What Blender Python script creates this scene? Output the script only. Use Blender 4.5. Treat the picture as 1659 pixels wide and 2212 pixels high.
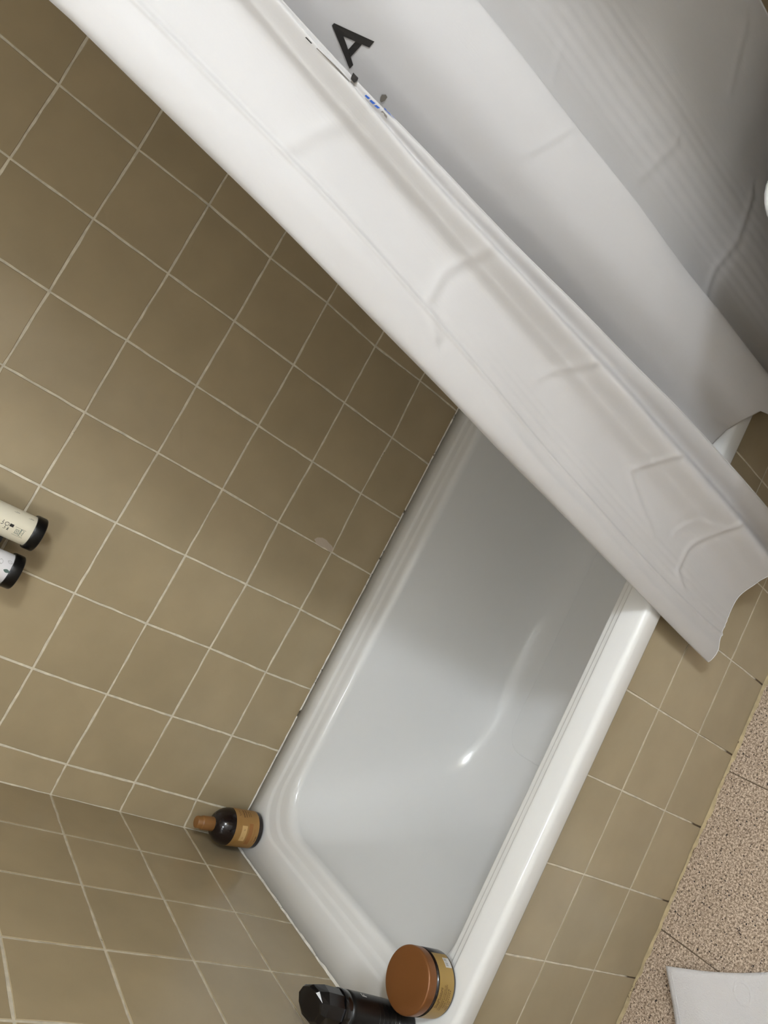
import bpy, math, random
import numpy as np
from mathutils import Matrix, Vector, noise

random.seed(7)
rng = np.random.default_rng(7)
scene = bpy.context.scene
for o in list(bpy.data.objects):
    bpy.data.objects.remove(o)
COL = scene.collection
H = 0.479            # height of the tub rim above the floor; layout below is written relative to the rim

# ------------------------------------------------------------------ camera
cam_d = bpy.data.cameras.new('camera')
cam = bpy.data.objects.new('camera', cam_d)
COL.objects.link(cam)
RIGHT = Vector((0.46245633, -0.5485825, -0.69655681))
DOWN = Vector((-0.87661472, -0.16507701, -0.45199138))
FWD = Vector((0.13296905, 0.81963823, -0.5572364))
CAM = Vector((0.59462, -1.42606, 1.02162 + H))
cam.matrix_world = Matrix(((RIGHT.x, -DOWN.x, -FWD.x, CAM.x),
                           (RIGHT.y, -DOWN.y, -FWD.y, CAM.y),
                           (RIGHT.z, -DOWN.z, -FWD.z, CAM.z),
                           (0, 0, 0, 1)))
FPX = 1571.1
cam_d.sensor_fit = 'VERTICAL'
cam_d.sensor_height = 36.0
cam_d.lens = FPX / 2212.0 * 36.0
cam_d.clip_start = 0.02
scene.camera = cam

# ------------------------------------------------------------------ world, exposure
world = bpy.data.worlds.new('world')
scene.world = world
world.use_nodes = True
world.node_tree.nodes['Background'].inputs[0].default_value = (1.0, 0.95, 0.88, 1)
world.node_tree.nodes['Background'].inputs[1].default_value = 0.02
vs = scene.view_settings
vs.view_transform = 'Standard'
vs.look = 'None'
vs.gamma = 1.0
vs.use_curve_mapping = False
vs.exposure = 1.16
scene.cycles.use_denoising = True
scene.cycles.use_adaptive_sampling = True
scene.cycles.adaptive_threshold = 0.05
scene.cycles.caustics_reflective = False
scene.cycles.caustics_refractive = False
scene.cycles.use_light_tree = False
scene.cycles.max_bounces = 5
scene.cycles.diffuse_bounces = 4
scene.cycles.glossy_bounces = 2
scene.cycles.transmission_bounces = 4
LAMP_POS = (1.46, -2.02, 2.40)       # ceiling lamp, metres above the floor
LAMP_POWER = 27.0
LAMP_COLOR = (0.84, 0.92, 1.0)
FILL_LAMP_POWER = 7.0  # strength of the added fill lamp on the left wall


# ------------------------------------------------------------------ materials
def srgb(r, g, b):
    def f(c):
        c /= 255.0
        return c / 12.92 if c <= 0.04045 else ((c + 0.055) / 1.055) ** 2.4
    return (f(r), f(g), f(b), 1.0)


def new_mat(name):
    m = bpy.data.materials.new(name)
    m.use_nodes = True
    nt = m.node_tree
    b = nt.nodes['Principled BSDF']
    return m, nt, b


def mat(name, col, rough=0.5, metal=0.0, spec=0.5, coat=0.0, bump=None, vary=0.0):
    m, nt, b = new_mat(name)
    b.inputs['Base Color'].default_value = col
    b.inputs['Roughness'].default_value = rough
    b.inputs['Metallic'].default_value = metal
    b.inputs['Specular IOR Level'].default_value = spec
    b.inputs['Coat Weight'].default_value = coat
    if bump:
        sc, st = bump
        tc = nt.nodes.new('ShaderNodeTexCoord')
        n = nt.nodes.new('ShaderNodeTexNoise')
        n.inputs['Scale'].default_value = sc
        n.inputs['Detail'].default_value = 4
        bp = nt.nodes.new('ShaderNodeBump')
        bp.inputs['Strength'].default_value = st
        bp.inputs['Distance'].default_value = 0.002
        nt.links.new(tc.outputs['Object'], n.inputs['Vector'])
        nt.links.new(n.outputs['Fac'], bp.inputs['Height'])
        nt.links.new(bp.outputs['Normal'], b.inputs['Normal'])
    return m


def ramp(nt, fac, stops, interp='LINEAR'):
    r = nt.nodes.new('ShaderNodeValToRGB')
    r.color_ramp.interpolation = interp
    e = r.color_ramp.elements
    while len(e) < len(stops):
        e.new(0.5)
    for el, (p, c) in zip(e, stops):
        el.position = p
        el.color = c
    nt.links.new(fac, r.inputs['Fac'])
    return r


def mixc(nt, fac, a, b, mode='MIX'):
    x = nt.nodes.new('ShaderNodeMix')
    x.data_type = 'RGBA'
    x.blend_type = mode
    for s, v in ((x.inputs[0], fac), (x.inputs[6], a), (x.inputs[7], b)):
        if hasattr(v, 'is_output'):
            nt.links.new(v, s)
        else:
            s.default_value = v
    return x.outputs[2]


def tex_noise(nt, scale, detail=4, vec=None, rough=0.5):
    n = nt.nodes.new('ShaderNodeTexNoise')
    n.inputs['Scale'].default_value = scale
    n.inputs['Detail'].default_value = detail
    n.inputs['Roughness'].default_value = rough
    if vec is not None:
        nt.links.new(vec, n.inputs['Vector'])
    return n


def tile_material(name, base, rough):
    m, nt, b = new_mat(name)
    tc = nt.nodes.new('ShaderNodeTexCoord')
    oi = nt.nodes.new('ShaderNodeObjectInfo')
    va = nt.nodes.new('ShaderNodeVectorMath')
    va.operation = 'MULTIPLY_ADD'
    cmb = nt.nodes.new('ShaderNodeCombineXYZ')
    for k in range(3):
        nt.links.new(oi.outputs['Random'], cmb.inputs[k])
    nt.links.new(cmb.outputs[0], va.inputs[0])
    va.inputs[1].default_value = (37.0, 91.0, 53.0)
    nt.links.new(tc.outputs['Object'], va.inputs[2])
    co = va.outputs[0]
    n = tex_noise(nt, 9.0, 5, co)
    dk = tuple(c * 0.93 for c in base[:3]) + (1,)
    lt = tuple(min(1, c * 1.06) for c in base[:3]) + (1,)
    r1 = ramp(nt, n.outputs['Fac'], [(0.3, dk), (0.7, lt)])
    r2 = ramp(nt, oi.outputs['Random'], [(0.0, (0.94, 0.94, 0.93, 1)), (1.0, (1.0, 1.0, 1.0, 1))])
    c = mixc(nt, 1.0, r1.outputs['Color'], r2.outputs['Color'], 'MULTIPLY')
    nt.links.new(c, b.inputs['Base Color'])
    b.inputs['Roughness'].default_value = rough
    bp = nt.nodes.new('ShaderNodeBump')
    bp.inputs['Strength'].default_value = 0.12
    bp.inputs['Distance'].default_value = 0.003
    n3 = tex_noise(nt, 18.0, 3, co)
    nt.links.new(n3.outputs['Fac'], bp.inputs['Height'])
    nt.links.new(bp.outputs['Normal'], b.inputs['Normal'])
    b.inputs['Specular IOR Level'].default_value = 0.5
    return m


def grout_material(name, base, mould, amount):
    m, nt, b = new_mat(name)
    tc = nt.nodes.new('ShaderNodeTexCoord')
    n = tex_noise(nt, 60.0, 5, tc.outputs['Object'])
    dk = tuple(c * 0.72 for c in base[:3]) + (1,)
    r = ramp(nt, n.outputs['Fac'], [(0.3, dk), (0.65, base)])
    n2 = tex_noise(nt, 26.0, 6, tc.outputs['Object'], 0.7)
    k = ramp(nt, n2.outputs['Fac'], [(amount, (0, 0, 0, 1)), (amount + 0.04, (1, 1, 1, 1))])
    c = mixc(nt, k.outputs['Color'], r.outputs['Color'], mould)
    nt.links.new(c, b.inputs['Base Color'])
    b.inputs['Roughness'].default_value = 0.85
    bp = nt.nodes.new('ShaderNodeBump')
    bp.inputs['Strength'].default_value = 0.5
    bp.inputs['Distance'].default_value = 0.001
    nt.links.new(n.outputs['Fac'], bp.inputs['Height'])
    nt.links.new(bp.outputs['Normal'], b.inputs['Normal'])
    return m


def terrazzo_material():
    m, nt, b = new_mat('terrazzo')
    tc = nt.nodes.new('ShaderNodeTexCoord')
    co = tc.outputs['Object']
    n = tex_noise(nt, 260.0, 3, co, 0.75)
    base = ramp(nt, n.outputs['Fac'], [(0.36, srgb(104, 86, 70)), (0.5, srgb(172, 151, 131)), (0.63, srgb(226, 209, 190))])
    n1 = tex_noise(nt, 14.0, 3, co)
    tint = ramp(nt, n1.outputs['Fac'], [(0.3, (0.88, 0.87, 0.86, 1)), (0.7, (1.0, 1.0, 1.0, 1))])
    c = mixc(nt, 1.0, base.outputs['Color'], tint.outputs['Color'], 'MULTIPLY')
    for sc, lim, gate_at, col in ((230.0, 0.27, 0.83, srgb(50, 36, 30)), (150.0, 0.20, 0.88, srgb(34, 26, 24)),
                                  (520.0, 0.34, 0.70, srgb(224, 208, 190))):
        v = nt.nodes.new('ShaderNodeTexVoronoi')
        v.inputs['Scale'].default_value = sc
        nt.links.new(co, v.inputs['Vector'])
        spot = ramp(nt, v.outputs['Distance'], [(lim, (1, 1, 1, 1)), (lim + 0.08, (0, 0, 0, 1))])
        sx = nt.nodes.new('ShaderNodeSeparateColor')
        nt.links.new(v.outputs['Color'], sx.inputs[0])
        gate = ramp(nt, sx.outputs[0], [(gate_at, (0, 0, 0, 1)), (gate_at + 0.02, (1, 1, 1, 1))])
        f = mixc(nt, 1.0, spot.outputs['Color'], gate.outputs['Color'], 'MULTIPLY')
        c = mixc(nt, f, c, col)
    nt.links.new(c, b.inputs['Base Color'])
    b.inputs['Roughness'].default_value = 0.55
    bp = nt.nodes.new('ShaderNodeBump')
    bp.inputs['Strength'].default_value = 0.35
    bp.inputs['Distance'].default_value = 0.001
    nt.links.new(n.outputs['Fac'], bp.inputs['Height'])
    nt.links.new(bp.outputs['Normal'], b.inputs['Normal'])
    return m


def curtain_material():
    m, nt, b = new_mat('white_curtain_fabric')
    uv = nt.nodes.new('ShaderNodeUVMap')
    mp = nt.nodes.new('ShaderNodeMapping')
    mp.inputs['Scale'].default_value = (520.0, 3.0, 1.0)
    nt.links.new(uv.outputs['UV'], mp.inputs['Vector'])
    n = tex_noise(nt, 1.0, 3, mp.outputs['Vector'])
    mp2 = nt.nodes.new('ShaderNodeMapping')
    mp2.inputs['Scale'].default_value = (9.0, 5.0, 1.0)
    nt.links.new(uv.outputs['UV'], mp2.inputs['Vector'])
    n2 = tex_noise(nt, 1.0, 2, mp2.outputs['Vector'])
    gate = ramp(nt, n2.outputs['Fac'], [(0.46, (0, 0, 0, 1)), (0.68, (1, 1, 1, 1))])
    hh = mixc(nt, 1.0, n.outputs['Color'], gate.outputs['Color'], 'MULTIPLY')
    bp = nt.nodes.new('ShaderNodeBump')
    bp.inputs['Strength'].default_value = 0.10
    bp.inputs['Distance'].default_value = 0.002
    nt.links.new(hh, bp.inputs['Height'])
    # soft irregular crumple
    mp3 = nt.nodes.new('ShaderNodeMapping')
    mp3.inputs['Scale'].default_value = (24.0, 15.0, 1.0)
    nt.links.new(uv.outputs['UV'], mp3.inputs['Vector'])
    n3 = tex_noise(nt, 1.0, 4, mp3.outputs['Vector'])
    bp2 = nt.nodes.new('ShaderNodeBump')
    bp2.inputs['Strength'].default_value = 0.12
    bp2.inputs['Distance'].default_value = 0.008
    nt.links.new(n3.outputs['Fac'], bp2.inputs['Height'])
    nt.links.new(bp.outputs['Normal'], bp2.inputs['Normal'])
    nt.links.new(bp2.outputs['Normal'], b.inputs['Normal'])
    b.inputs['Base Color'].default_value = (0.605, 0.59, 0.585, 1)
    b.inputs['Roughness'].default_value = 0.55
    b.inputs['Specular IOR Level'].default_value = 0.3
    tr = nt.nodes.new('ShaderNodeBsdfTranslucent')
    tr.inputs['Color'].default_value = (0.7, 0.69, 0.68, 1)
    nt.links.new(bp2.outputs['Normal'], tr.inputs['Normal'])
    mx = nt.nodes.new('ShaderNodeMixShader')
    mx.inputs['Fac'].default_value = 0.16
    out = nt.nodes['Material Output']
    nt.links.new(b.outputs[0], mx.inputs[1])
    nt.links.new(tr.outputs[0], mx.inputs[2])
    nt.links.new(mx.outputs[0], out.inputs['Surface'])
    return m


M = {}
M['tile'] = tile_material('beige_wall_tile', srgb(167, 150, 120), 0.25)
M['apron_tile'] = tile_material('beige_apron_tile', srgb(172, 158, 131), 0.27)
M['grout'] = grout_material('cream_grout', srgb(222, 212, 190), srgb(52, 40, 26), 0.66)
M['grout_clean'] = grout_material('pale_grout', srgb(226, 217, 198), srgb(90, 76, 56), 0.70)
M['grout_floor'] = grout_material('dark_floor_joint', srgb(112, 96, 76), srgb(60, 50, 40), 0.6)
M['caulk'] = grout_material('white_caulk', srgb(226, 222, 212), srgb(70, 62, 48), 0.58)
M['caulk_floor'] = grout_material('yellowed_caulk', srgb(188, 170, 134), srgb(84, 66, 44), 0.62)
M['terrazzo'] = terrazzo_material()
M['acrylic'] = mat('white_tub_acrylic', (0.75, 0.75, 0.74, 1), 0.16, spec=0.5, coat=0.0, bump=(3.0, 0.02))
M['antislip'] = mat('white_antislip', (0.745, 0.745, 0.735, 1), 0.24, bump=(500.0, 0.05))
# dirt that has crept up the lowest centimetres of the apron joints
nt = M['grout_clean'].node_tree
tc_ = nt.nodes.new('ShaderNodeTexCoord')
sp_ = nt.nodes.new('ShaderNodeSeparateXYZ')
nt.links.new(tc_.outputs['Object'], sp_.inputs[0])
nz_ = tex_noise(nt, 30.0, 2, tc_.outputs['Object'])
ma_ = nt.nodes.new('ShaderNodeMath')
ma_.operation = 'MULTIPLY_ADD'
nt.links.new(nz_.outputs['Fac'], ma_.inputs[0])
ma_.inputs[1].default_value = -0.06
nt.links.new(sp_.outputs[2], ma_.inputs[2])
dr_ = ramp(nt, ma_.outputs[0], [(0.0, (1, 1, 1, 1)), (0.02, (0, 0, 0, 1))])
old = M['grout_clean'].node_tree.nodes['Principled BSDF'].inputs['Base Color'].links[0].from_socket
nt.links.new(mixc(nt, dr_.outputs['Color'], old, srgb(86, 72, 54)), nt.nodes['Principled BSDF'].inputs['Base Color'])
M['filler'] = mat('pinkish_filler', srgb(186, 170, 152), 0.8, bump=(200, 0.3))
M['ceramic'] = mat('white_ceramic', (0.83, 0.83, 0.82, 1), 0.12)
M['paint'] = mat('white_paint', (0.80, 0.79, 0.77, 1), 0.8, bump=(80, 0.08))
M['curtain'] = curtain_material()
M['ink'] = mat('black_ink', srgb(24, 20, 17), 0.6)
M['grey_ink'] = mat('grey_ink', srgb(116, 110, 102), 0.6)
M['blue_ink'] = mat('blue_ink', srgb(40, 88, 176), 0.6)
M['chrome'] = mat('chrome', (0.75, 0.75, 0.75, 1), 0.15, metal=1)
M['black_plastic'] = mat('black_plastic', srgb(11, 10, 10), 0.34, spec=0.35)
M['black_gloss'] = mat('black_gloss', srgb(15, 13, 14), 0.16)
M['brown_black'] = mat('dark_brown_plastic', srgb(26, 17, 16), 0.14)
M['brown_cap'] = mat('bronze_cap', srgb(136, 94, 50), 0.42, bump=(120, 0.05))
M['lid'] = mat('copper_lid', srgb(126, 80, 42), 0.34, metal=0.3, bump=(160, 0.04))
M['gold_label'] = mat('gold_label', srgb(162, 132, 70), 0.4, metal=0.15)
M['tan_label'] = mat('tan_label', srgb(154, 116, 64), 0.5)
M['tan_dark'] = mat('tan_dark_print', srgb(146, 98, 50), 0.5)
M['tan_mid'] = mat('tan_mid_print', srgb(152, 114, 60), 0.5)
M['tan_light'] = mat('tan_light_print', srgb(196, 162, 108), 0.5)
M['brown_ink'] = mat('brown_ink', srgb(82, 50, 26), 0.6)
M['white_print'] = mat('white_print', srgb(205, 205, 205), 0.5)
M['cream_bottle'] = mat('cream_bottle', srgb(226, 219, 198), 0.38)
M['white_bottle'] = mat('white_bottle', srgb(226, 224, 226), 0.36)
M['leaf_ink'] = mat('green_leaf_print', srgb(84, 104, 96), 0.6)
M['mat_cotton'] = mat('white_cotton', (0.66, 0.645, 0.65, 1), 0.95, spec=0.1, bump=(420, 0.6))


# ------------------------------------------------------------------ mesh helpers
def mesh_obj(name, verts, faces, m, parent=None, smooth=False, loc=None):
    me = bpy.data.meshes.new(name)
    me.from_pydata([tuple(v) for v in verts], [], faces)
    me.materials.append(M[m] if isinstance(m, str) else m)
    if smooth:
        me.polygons.foreach_set('use_smooth', [True] * len(me.polygons))
    me.update()
    o = bpy.data.objects.new(name, me)
    COL.objects.link(o)
    if parent is not None:
        o.parent = parent
    if loc is not None:
        o.location = loc
    return o


def sharp(o, deg=35):
    import bmesh
    bm = bmesh.new()
    bm.from_mesh(o.data)
    for e in bm.edges:
        if len(e.link_faces) == 2 and e.calc_face_angle(0) > math.radians(deg):
            e.smooth = False
    bm.to_mesh(o.data)
    bm.free()
    return o


def thing(name, label, cat, loc=(0, 0, 0), group=None):
    o = bpy.data.objects.new(name, None)
    o.empty_display_size = 0.05
    COL.objects.link(o)
    o.location = loc
    o['label'] = label
    o['category'] = cat
    if group:
        o['group'] = group
    return o


def tag(o, label, cat, group=None):
    o['label'] = label
    o['category'] = cat
    if group:
        o['group'] = group
    return o


def lathe(profile, n=64, sx=1.0, sy=1.0):
    """profile: (r, z) from the bottom axis to the top axis, r=0 closes."""
    V, F, rows = [], [], []
    for r, z in profile:
        if r < 1e-6:
            rows.append([len(V)])
            V.append((0, 0, z))
        else:
            rows.append(list(range(len(V), len(V) + n)))
            for k in range(n):
                a = 2 * math.pi * k / n
                V.append((r * math.cos(a) * sx, r * math.sin(a) * sy, z))
    for A, B in zip(rows, rows[1:]):
        if len(A) == 1 and len(B) == 1:
            continue
        for k in range(n):
            k2 = (k + 1) % n
            if len(A) == 1:
                F.append((A[0], B[k2], B[k]))
            elif len(B) == 1:
                F.append((A[k], A[k2], B[0]))
            else:
                F.append((A[k], A[k2], B[k2], B[k]))
    return V, F


def box(x0, x1, y0, y1, z0, z1):
    V = [(x, y, z) for x in (x0, x1) for y in (y0, y1) for z in (z0, z1)]
    F = [(0, 1, 3, 2), (4, 6, 7, 5), (0, 4, 5, 1), (2, 3, 7, 6), (0, 2, 6, 4), (1, 5, 7, 3)]
    return V, F


def tube(path, radius, n=10, closed_ends=True, jitter=0.0):
    V, F = [], []
    P = [Vector(p) for p in path]
    for i, p in enumerate(P):
        t = (P[min(i + 1, len(P) - 1)] - P[max(i - 1, 0)]).normalized()
        ref = Vector((0, 0, 1)) if abs(t.z) < 0.9 else Vector((1, 0, 0))
        u = t.cross(ref).normalized()
        w = t.cross(u)
        r = (radius(i) if callable(radius) else radius) * (1 + jitter * random.uniform(-1, 1))
        for k in range(n):
            a = 2 * math.pi * k / n
            V.append(p + u * r * math.cos(a) + w * r * math.sin(a))
    for i in range(len(P) - 1):
        for k in range(n):
            k2 = (k + 1) % n
            F.append((i * n + k, i * n + k2, (i + 1) * n + k2, (i + 1) * n + k))
    if closed_ends:
        F.append(tuple(range(n - 1, -1, -1)))
        F.append(tuple(range((len(P) - 1) * n, len(P) * n)))
    return V, F


_font_cache = {}


def text_mesh(s, shear=0.0):
    """flat triangulated text, returns verts (x, y) with height of capitals ~0.7 and faces"""
    key = (s, shear)
    if key not in _font_cache:
        c = bpy.data.curves.new('t', 'FONT')
        c.body = s
        c.align_x = 'CENTER'
        c.align_y = 'CENTER'
        c.resolution_u = 3
        c.shear = shear
        o = bpy.data.objects.new('t', c)
        COL.objects.link(o)
        dg = bpy.context.evaluated_depsgraph_get()
        me = bpy.data.meshes.new_from_object(o.evaluated_get(dg))
        V = [(v.co.x, v.co.y) for v in me.vertices]
        F = [tuple(p.vertices) for p in me.polygons]
        bpy.data.objects.remove(o)
        bpy.data.curves.remove(c)
        bpy.data.meshes.remove(me)
        _font_cache[key] = (V, F)
    return _font_cache[key]


def wrap_text(name, s, parent, m, r, ang, z, size, shear=0.0, sx=1.0, rot=0.0, fit=None):
    """print text on a cylinder of radius r about the local z axis, centred on angle ang and height z"""
    V, F = text_mesh(s, shear)
    if fit:
        w = max(v[0] for v in V) - min(v[0] for v in V)
        sx = fit / (w * size)
    ca, sa = math.cos(rot), math.sin(rot)
    W = []
    for x, y in V:
        x, y = x * size * sx, y * size
        x, y = x * ca - y * sa, x * sa + y * ca
        a = ang + x / r
        W.append((r * math.cos(a), r * math.sin(a), z + y))
    return mesh_obj(name, W, F, m, parent)


def wrap_patch(name, parent, m, r, a0, a1, z0, z1, n=24):
    V, F = [], []
    for i in range(n + 1):
        a = a0 + (a1 - a0) * i / n
        V += [(r * math.cos(a), r * math.sin(a), z0), (r * math.cos(a), r * math.sin(a), z1)]
    for i in range(n):
        F.append((2 * i, 2 * i + 2, 2 * i + 3, 2 * i + 1))
    return mesh_obj(name, V, F, m, parent)


def wrap_line(name, parent, m, r, pts, w):
    """thin printed line on a cylinder: pts = (arc length, z)"""
    V, F = [], []
    for i, p in enumerate(pts):
        q0, q1 = pts[max(i - 1, 0)], pts[min(i + 1, len(pts) - 1)]
        dx, dz = q1[0] - q0[0], q1[1] - q0[1]
        L = math.hypot(dx, dz) or 1
        nx, nz = -dz / L * w / 2, dx / L * w / 2
        for s in (1, -1):
            a = (p[0] + s * nx) / r
            V.append((r * math.cos(a), r * math.sin(a), p[1] + s * nz))
    for i in range(len(pts) - 1):
        F.append((2 * i, 2 * i + 2, 2 * i + 3, 2 * i + 1))
    return mesh_obj(name, V, F, m, parent)


def scribble(name, parent, m, r, s0, z0, w, h, loops, lw):
    """handwriting-like line that cannot be read"""
    pts = []
    for t in np.linspace(0, 1, int(18 * loops)):
        a = 2 * math.pi * loops * t
        pts.append((s0 + w * (t - 0.5) + 0.18 * w / loops * math.cos(a), z0 + 0.5 * h * math.sin(a) * (0.65 + 0.35 * math.sin(a * 0.37 + 1))))
    return wrap_line(name, parent, m, r, pts, lw)


def faint_lines(parent, m, r, s0, rows):
    """rows of tiny print too small to read, as broken dashes: (height, length, dash height)"""
    for z, L, h in rows:
        V, F = [], []
        x = -L / 2
        while x < L / 2:
            w = random.uniform(0.0008, 0.0020)
            k = len(V)
            for xx, zz in ((x, -h / 2), (x + w, -h / 2), (x + w, h / 2 * random.uniform(0.5, 1)), (x, h / 2)):
                a = (s0 + xx) / r
                V.append((r * math.cos(a), r * math.sin(a), z + zz))
            F.append((k, k + 1, k + 2, k + 3))
            x += w + random.uniform(0.0005, 0.0012)
        mesh_obj('print', V, F, m, parent)


# ------------------------------------------------------------------ room shell
X1, YF, ZC = 1.72, -2.60, 2.42           # far wall, wall behind the camera, ceiling


def struct(name, V, F, m, parent=None):
    o = mesh_obj(name, V, F, m, parent)
    o['kind'] = 'structure'
    return o


wall_back = struct('wall_back', *box(-0.1, X1 + 0.1, 0.0004, 0.1, -0.05, ZC + 0.05), 'grout')
wall_left = struct('wall_left', *box(-0.1, -0.0004, YF, 0.0004, -0.05, ZC + 0.05), 'grout')
wall_right = struct('wall_right', *box(X1, X1 + 0.1, YF, 0.0004, -0.05, ZC + 0.05), 'grout')
wall_front = struct('wall_front', *box(-0.1, X1 + 0.1, YF - 0.1, YF, -0.05, ZC + 0.05), 'paint')
ceiling = struct('ceiling', *box(-0.1, X1 + 0.1, YF - 0.1, 0.1, ZC, ZC + 0.1), 'paint')
floor = struct('floor', *box(-0.1, X1 + 0.1, YF - 0.1, 0.1, -0.1, -0.0015), 'grout_floor')
AP_Y = -0.704
wall_apron = struct('wall_apron', *box(0.0, X1, AP_Y + 0.0004, AP_Y + 0.02, 0.0, H - 0.012), 'grout_clean')


def in_view(P, margin=60):
    d = Vector(P) - CAM
    z = d.dot(FWD)
    if z < 0.05:
        return False
    u = 829.5 + FPX * d.dot(RIGHT) / z
    v = 1106 + FPX * d.dot(DOWN) / z
    return -margin < u < 1659 + margin and -margin < v < 2212 + margin


def tile_piece(corners, nrm, gap=0.0020, proud=0.0008, bev=0.0008, seg=6, wob=0.0008):
    """slab with uneven edges; corners are 4 points counter-clockwise seen from the front"""
    C4 = [Vector(c) for c in corners]
    n = Vector(nrm)
    cen = sum(C4, Vector()) / 4

    def inset(d):
        out = []
        for i in range(4):
            p, a, b = C4[i], C4[i - 1], C4[(i + 1) % 4]
            e1 = (a - p).normalized()
            e2 = (b - p).normalized()
            out.append(p + e1 * d + e2 * d)
        return out
    lo, hi = inset(gap), inset(gap + bev)
    V0, V1 = [], []
    for i in range(4):
        a0, b0, a1, b1 = lo[i], lo[(i + 1) % 4], hi[i], hi[(i + 1) % 4]
        side = n.cross(b0 - a0).normalized()
        for s in range(seg):
            t = s / seg
            j = random.uniform(-wob, wob)
            V0.append(a0.lerp(b0, t) + side * j)
            V1.append(a1.lerp(b1, t) + side * j + n * (proud + random.uniform(-0.0002, 0.0002)))
    N = len(V0)
    F = [tuple(range(N, 2 * N))]
    for i in range(N):
        k = (i + 1) % N
        F.append((i, k, N + k, N + i))
    return V0 + V1, F, cen


def lay(parent, pieces, m, nrm, rest_name='tile_rest', **kw):
    rv, rf = [], []
    for c4 in pieces:
        V, F, cen = tile_piece(c4, nrm, **kw)
        if any(in_view(p, 20) for p in list(c4) + [cen]):
            mesh_obj('tile', [Vector(v) - cen for v in V], F, m, parent, loc=cen)
        else:
            k = len(rv)
            rv += V
            rf += [tuple(i + k for i in f) for f in F]
    if rv:
        o = mesh_obj(rest_name, rv, rf, m, parent)
        o['kind'] = 'stuff'


# joints of the real wall are a few millimetres uneven: offsets (mm) of the crossings from an even grid
TP = 0.153
A0, B0, C0 = 0.0667, 0.1315, 0.1504
LONG = {(0,1):(0,-1.0),(0,2):(0,1.6),(0,3):(0,-1.4),(1,0):(-2.7,0),(1,1):(-2.3,3.5),(1,2):(-2.3,3.9),(1,3):(-3.0,0.6),(2,0):(0.7,0),(2,1):(-1.5,1.6),(2,2):(-3.7,1.5),(2,3):(-5.0,-1.3),(2,4):(-4.4,-1.1),(3,0):(4.4,0),(3,1):(0.8,1.8),(3,2):(2.2,0.7),(3,3):(-1.4,-0.8),(3,4):(-0.9,2.0),(4,0):(4.8,0),(4,1):(6.7,-1.0),(4,2):(3.5,-2.1),(4,3):(0.7,-1.1),(4,4):(-1.4,1.3),(4,5):(-2.1,0.6),(5,0):(1.7,0),(5,1):(1.5,-2.2),(5,2):(0.9,2.3),(5,3):(2.4,-0.6),(5,4):(2.0,-0.6),(5,5):(-0.1,-0.5),(5,6):(0.0,-2.1),(6,0):(3.5,0),(6,1):(1.2,2.6),(6,2):(1.9,0.1),(6,3):(2.4,-1.2),(6,4):(1.2,0.0),(6,5):(1.5,1.4),(6,6):(-0.3,-1.3),(7,0):(1.4,0),(7,1):(0.1,-0.6),(7,2):(0.5,0.8),(7,3):(0.9,-2.9),(7,4):(1.0,-0.4),(7,5):(-0.8,-0.1),(7,6):(-1.1,0.1),(7,7):(-2.3,-2.8),(8,0):(1.4,0),(8,1):(1.8,5.1),(8,2):(-3.1,1.2),(8,3):(3.4,-0.1),(8,4):(0.4,1.0),(8,5):(3.5,0.7),(8,6):(-0.6,-1.6),(8,7):(-1.8,-3.4)}
SHORT = {(1,1):(6.5,-0.1),(2,1):(3.7,1.7),(3,1):(-2.8,3.6),(1,2):(4.3,-1.1),(2,2):(2.0,1.0),(3,2):(-2.1,2.7),(1,3):(2.7,0.2),(2,3):(1.1,0.3),(3,3):(-3.7,0.1),(3,4):(-3.6,-1.5),(1,0):(7.6,0),(2,0):(-0.5,0),(3,0):(-4.1,0)}


def zk(k):
    return H + (-0.004 if k == 0 else B0 + (k - 1) * TP)


def pt_long(i, k):
    dx, dz = LONG.get((i, k), (0, 0))
    x = 0.0 if i == 0 else min(A0 + (i - 1) * TP, X1)
    return Vector((x + dx / 1000, 0, min(zk(k) + dz / 1000, ZC)))


def pt_short(j, k):
    dy, dz = SHORT.get((j, k), (0, 0))
    if j == 0:
        dz = LONG.get((0, k), (0, 0))[1]
    y = 0.0 if j == 0 else max(-(C0 + (j - 1) * TP), YF)
    return Vector((0, y + dy / 1000, min(zk(k) + dz / 1000, ZC)))


pieces = []
for i in range(0, 12):
    for k in range(0, 13):
        pieces.append((pt_long(i, k), pt_long(i + 1, k), pt_long(i + 1, k + 1), pt_long(i, k + 1)))
lay(wall_back, pieces, 'tile', (0, -1, 0))
pieces = []
for j in range(0, 17):
    for k in range(0, 13):
        pieces.append((pt_short(j + 1, k), pt_short(j, k), pt_short(j, k + 1), pt_short(j + 1, k + 1)))
for j in range(4, 17):
    for k in range(0, 4):
        z0, z1 = max(0, H + 0.1315 - (k + 2) * TP), H + 0.1315 - (k + 1) * TP
        y0, y1 = -(C0 + (j - 1) * TP), max(-(C0 + j * TP), YF)
        if y0 > -0.74:
            continue
        pieces.append((Vector((0, y1, z0)), Vector((0, y0, z0)), Vector((0, y0, z1)), Vector((0, y1, z1))))
lay(wall_left, [p for p in pieces if (p[0] - p[2]).length > 0.02], 'tile', (1, 0, 0))
pieces = []
for j in range(0, 17):
    for k in range(-3, 13):
        y0, y1 = -j * TP - 0.02 * 0, max(-(j + 1) * TP, YF)
        z0 = max(0.0, H + B0 + (k - 1) * TP)
        z1 = min(H + B0 + k * TP, ZC)
        if z1 < H and y0 > -0.70:
            continue
        pieces.append((Vector((X1, y0, z0)), Vector((X1, y1, z0)), Vector((X1, y1, z1)), Vector((X1, y0, z1))))
lay(wall_right, pieces, 'tile', (-1, 0, 0))

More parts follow.
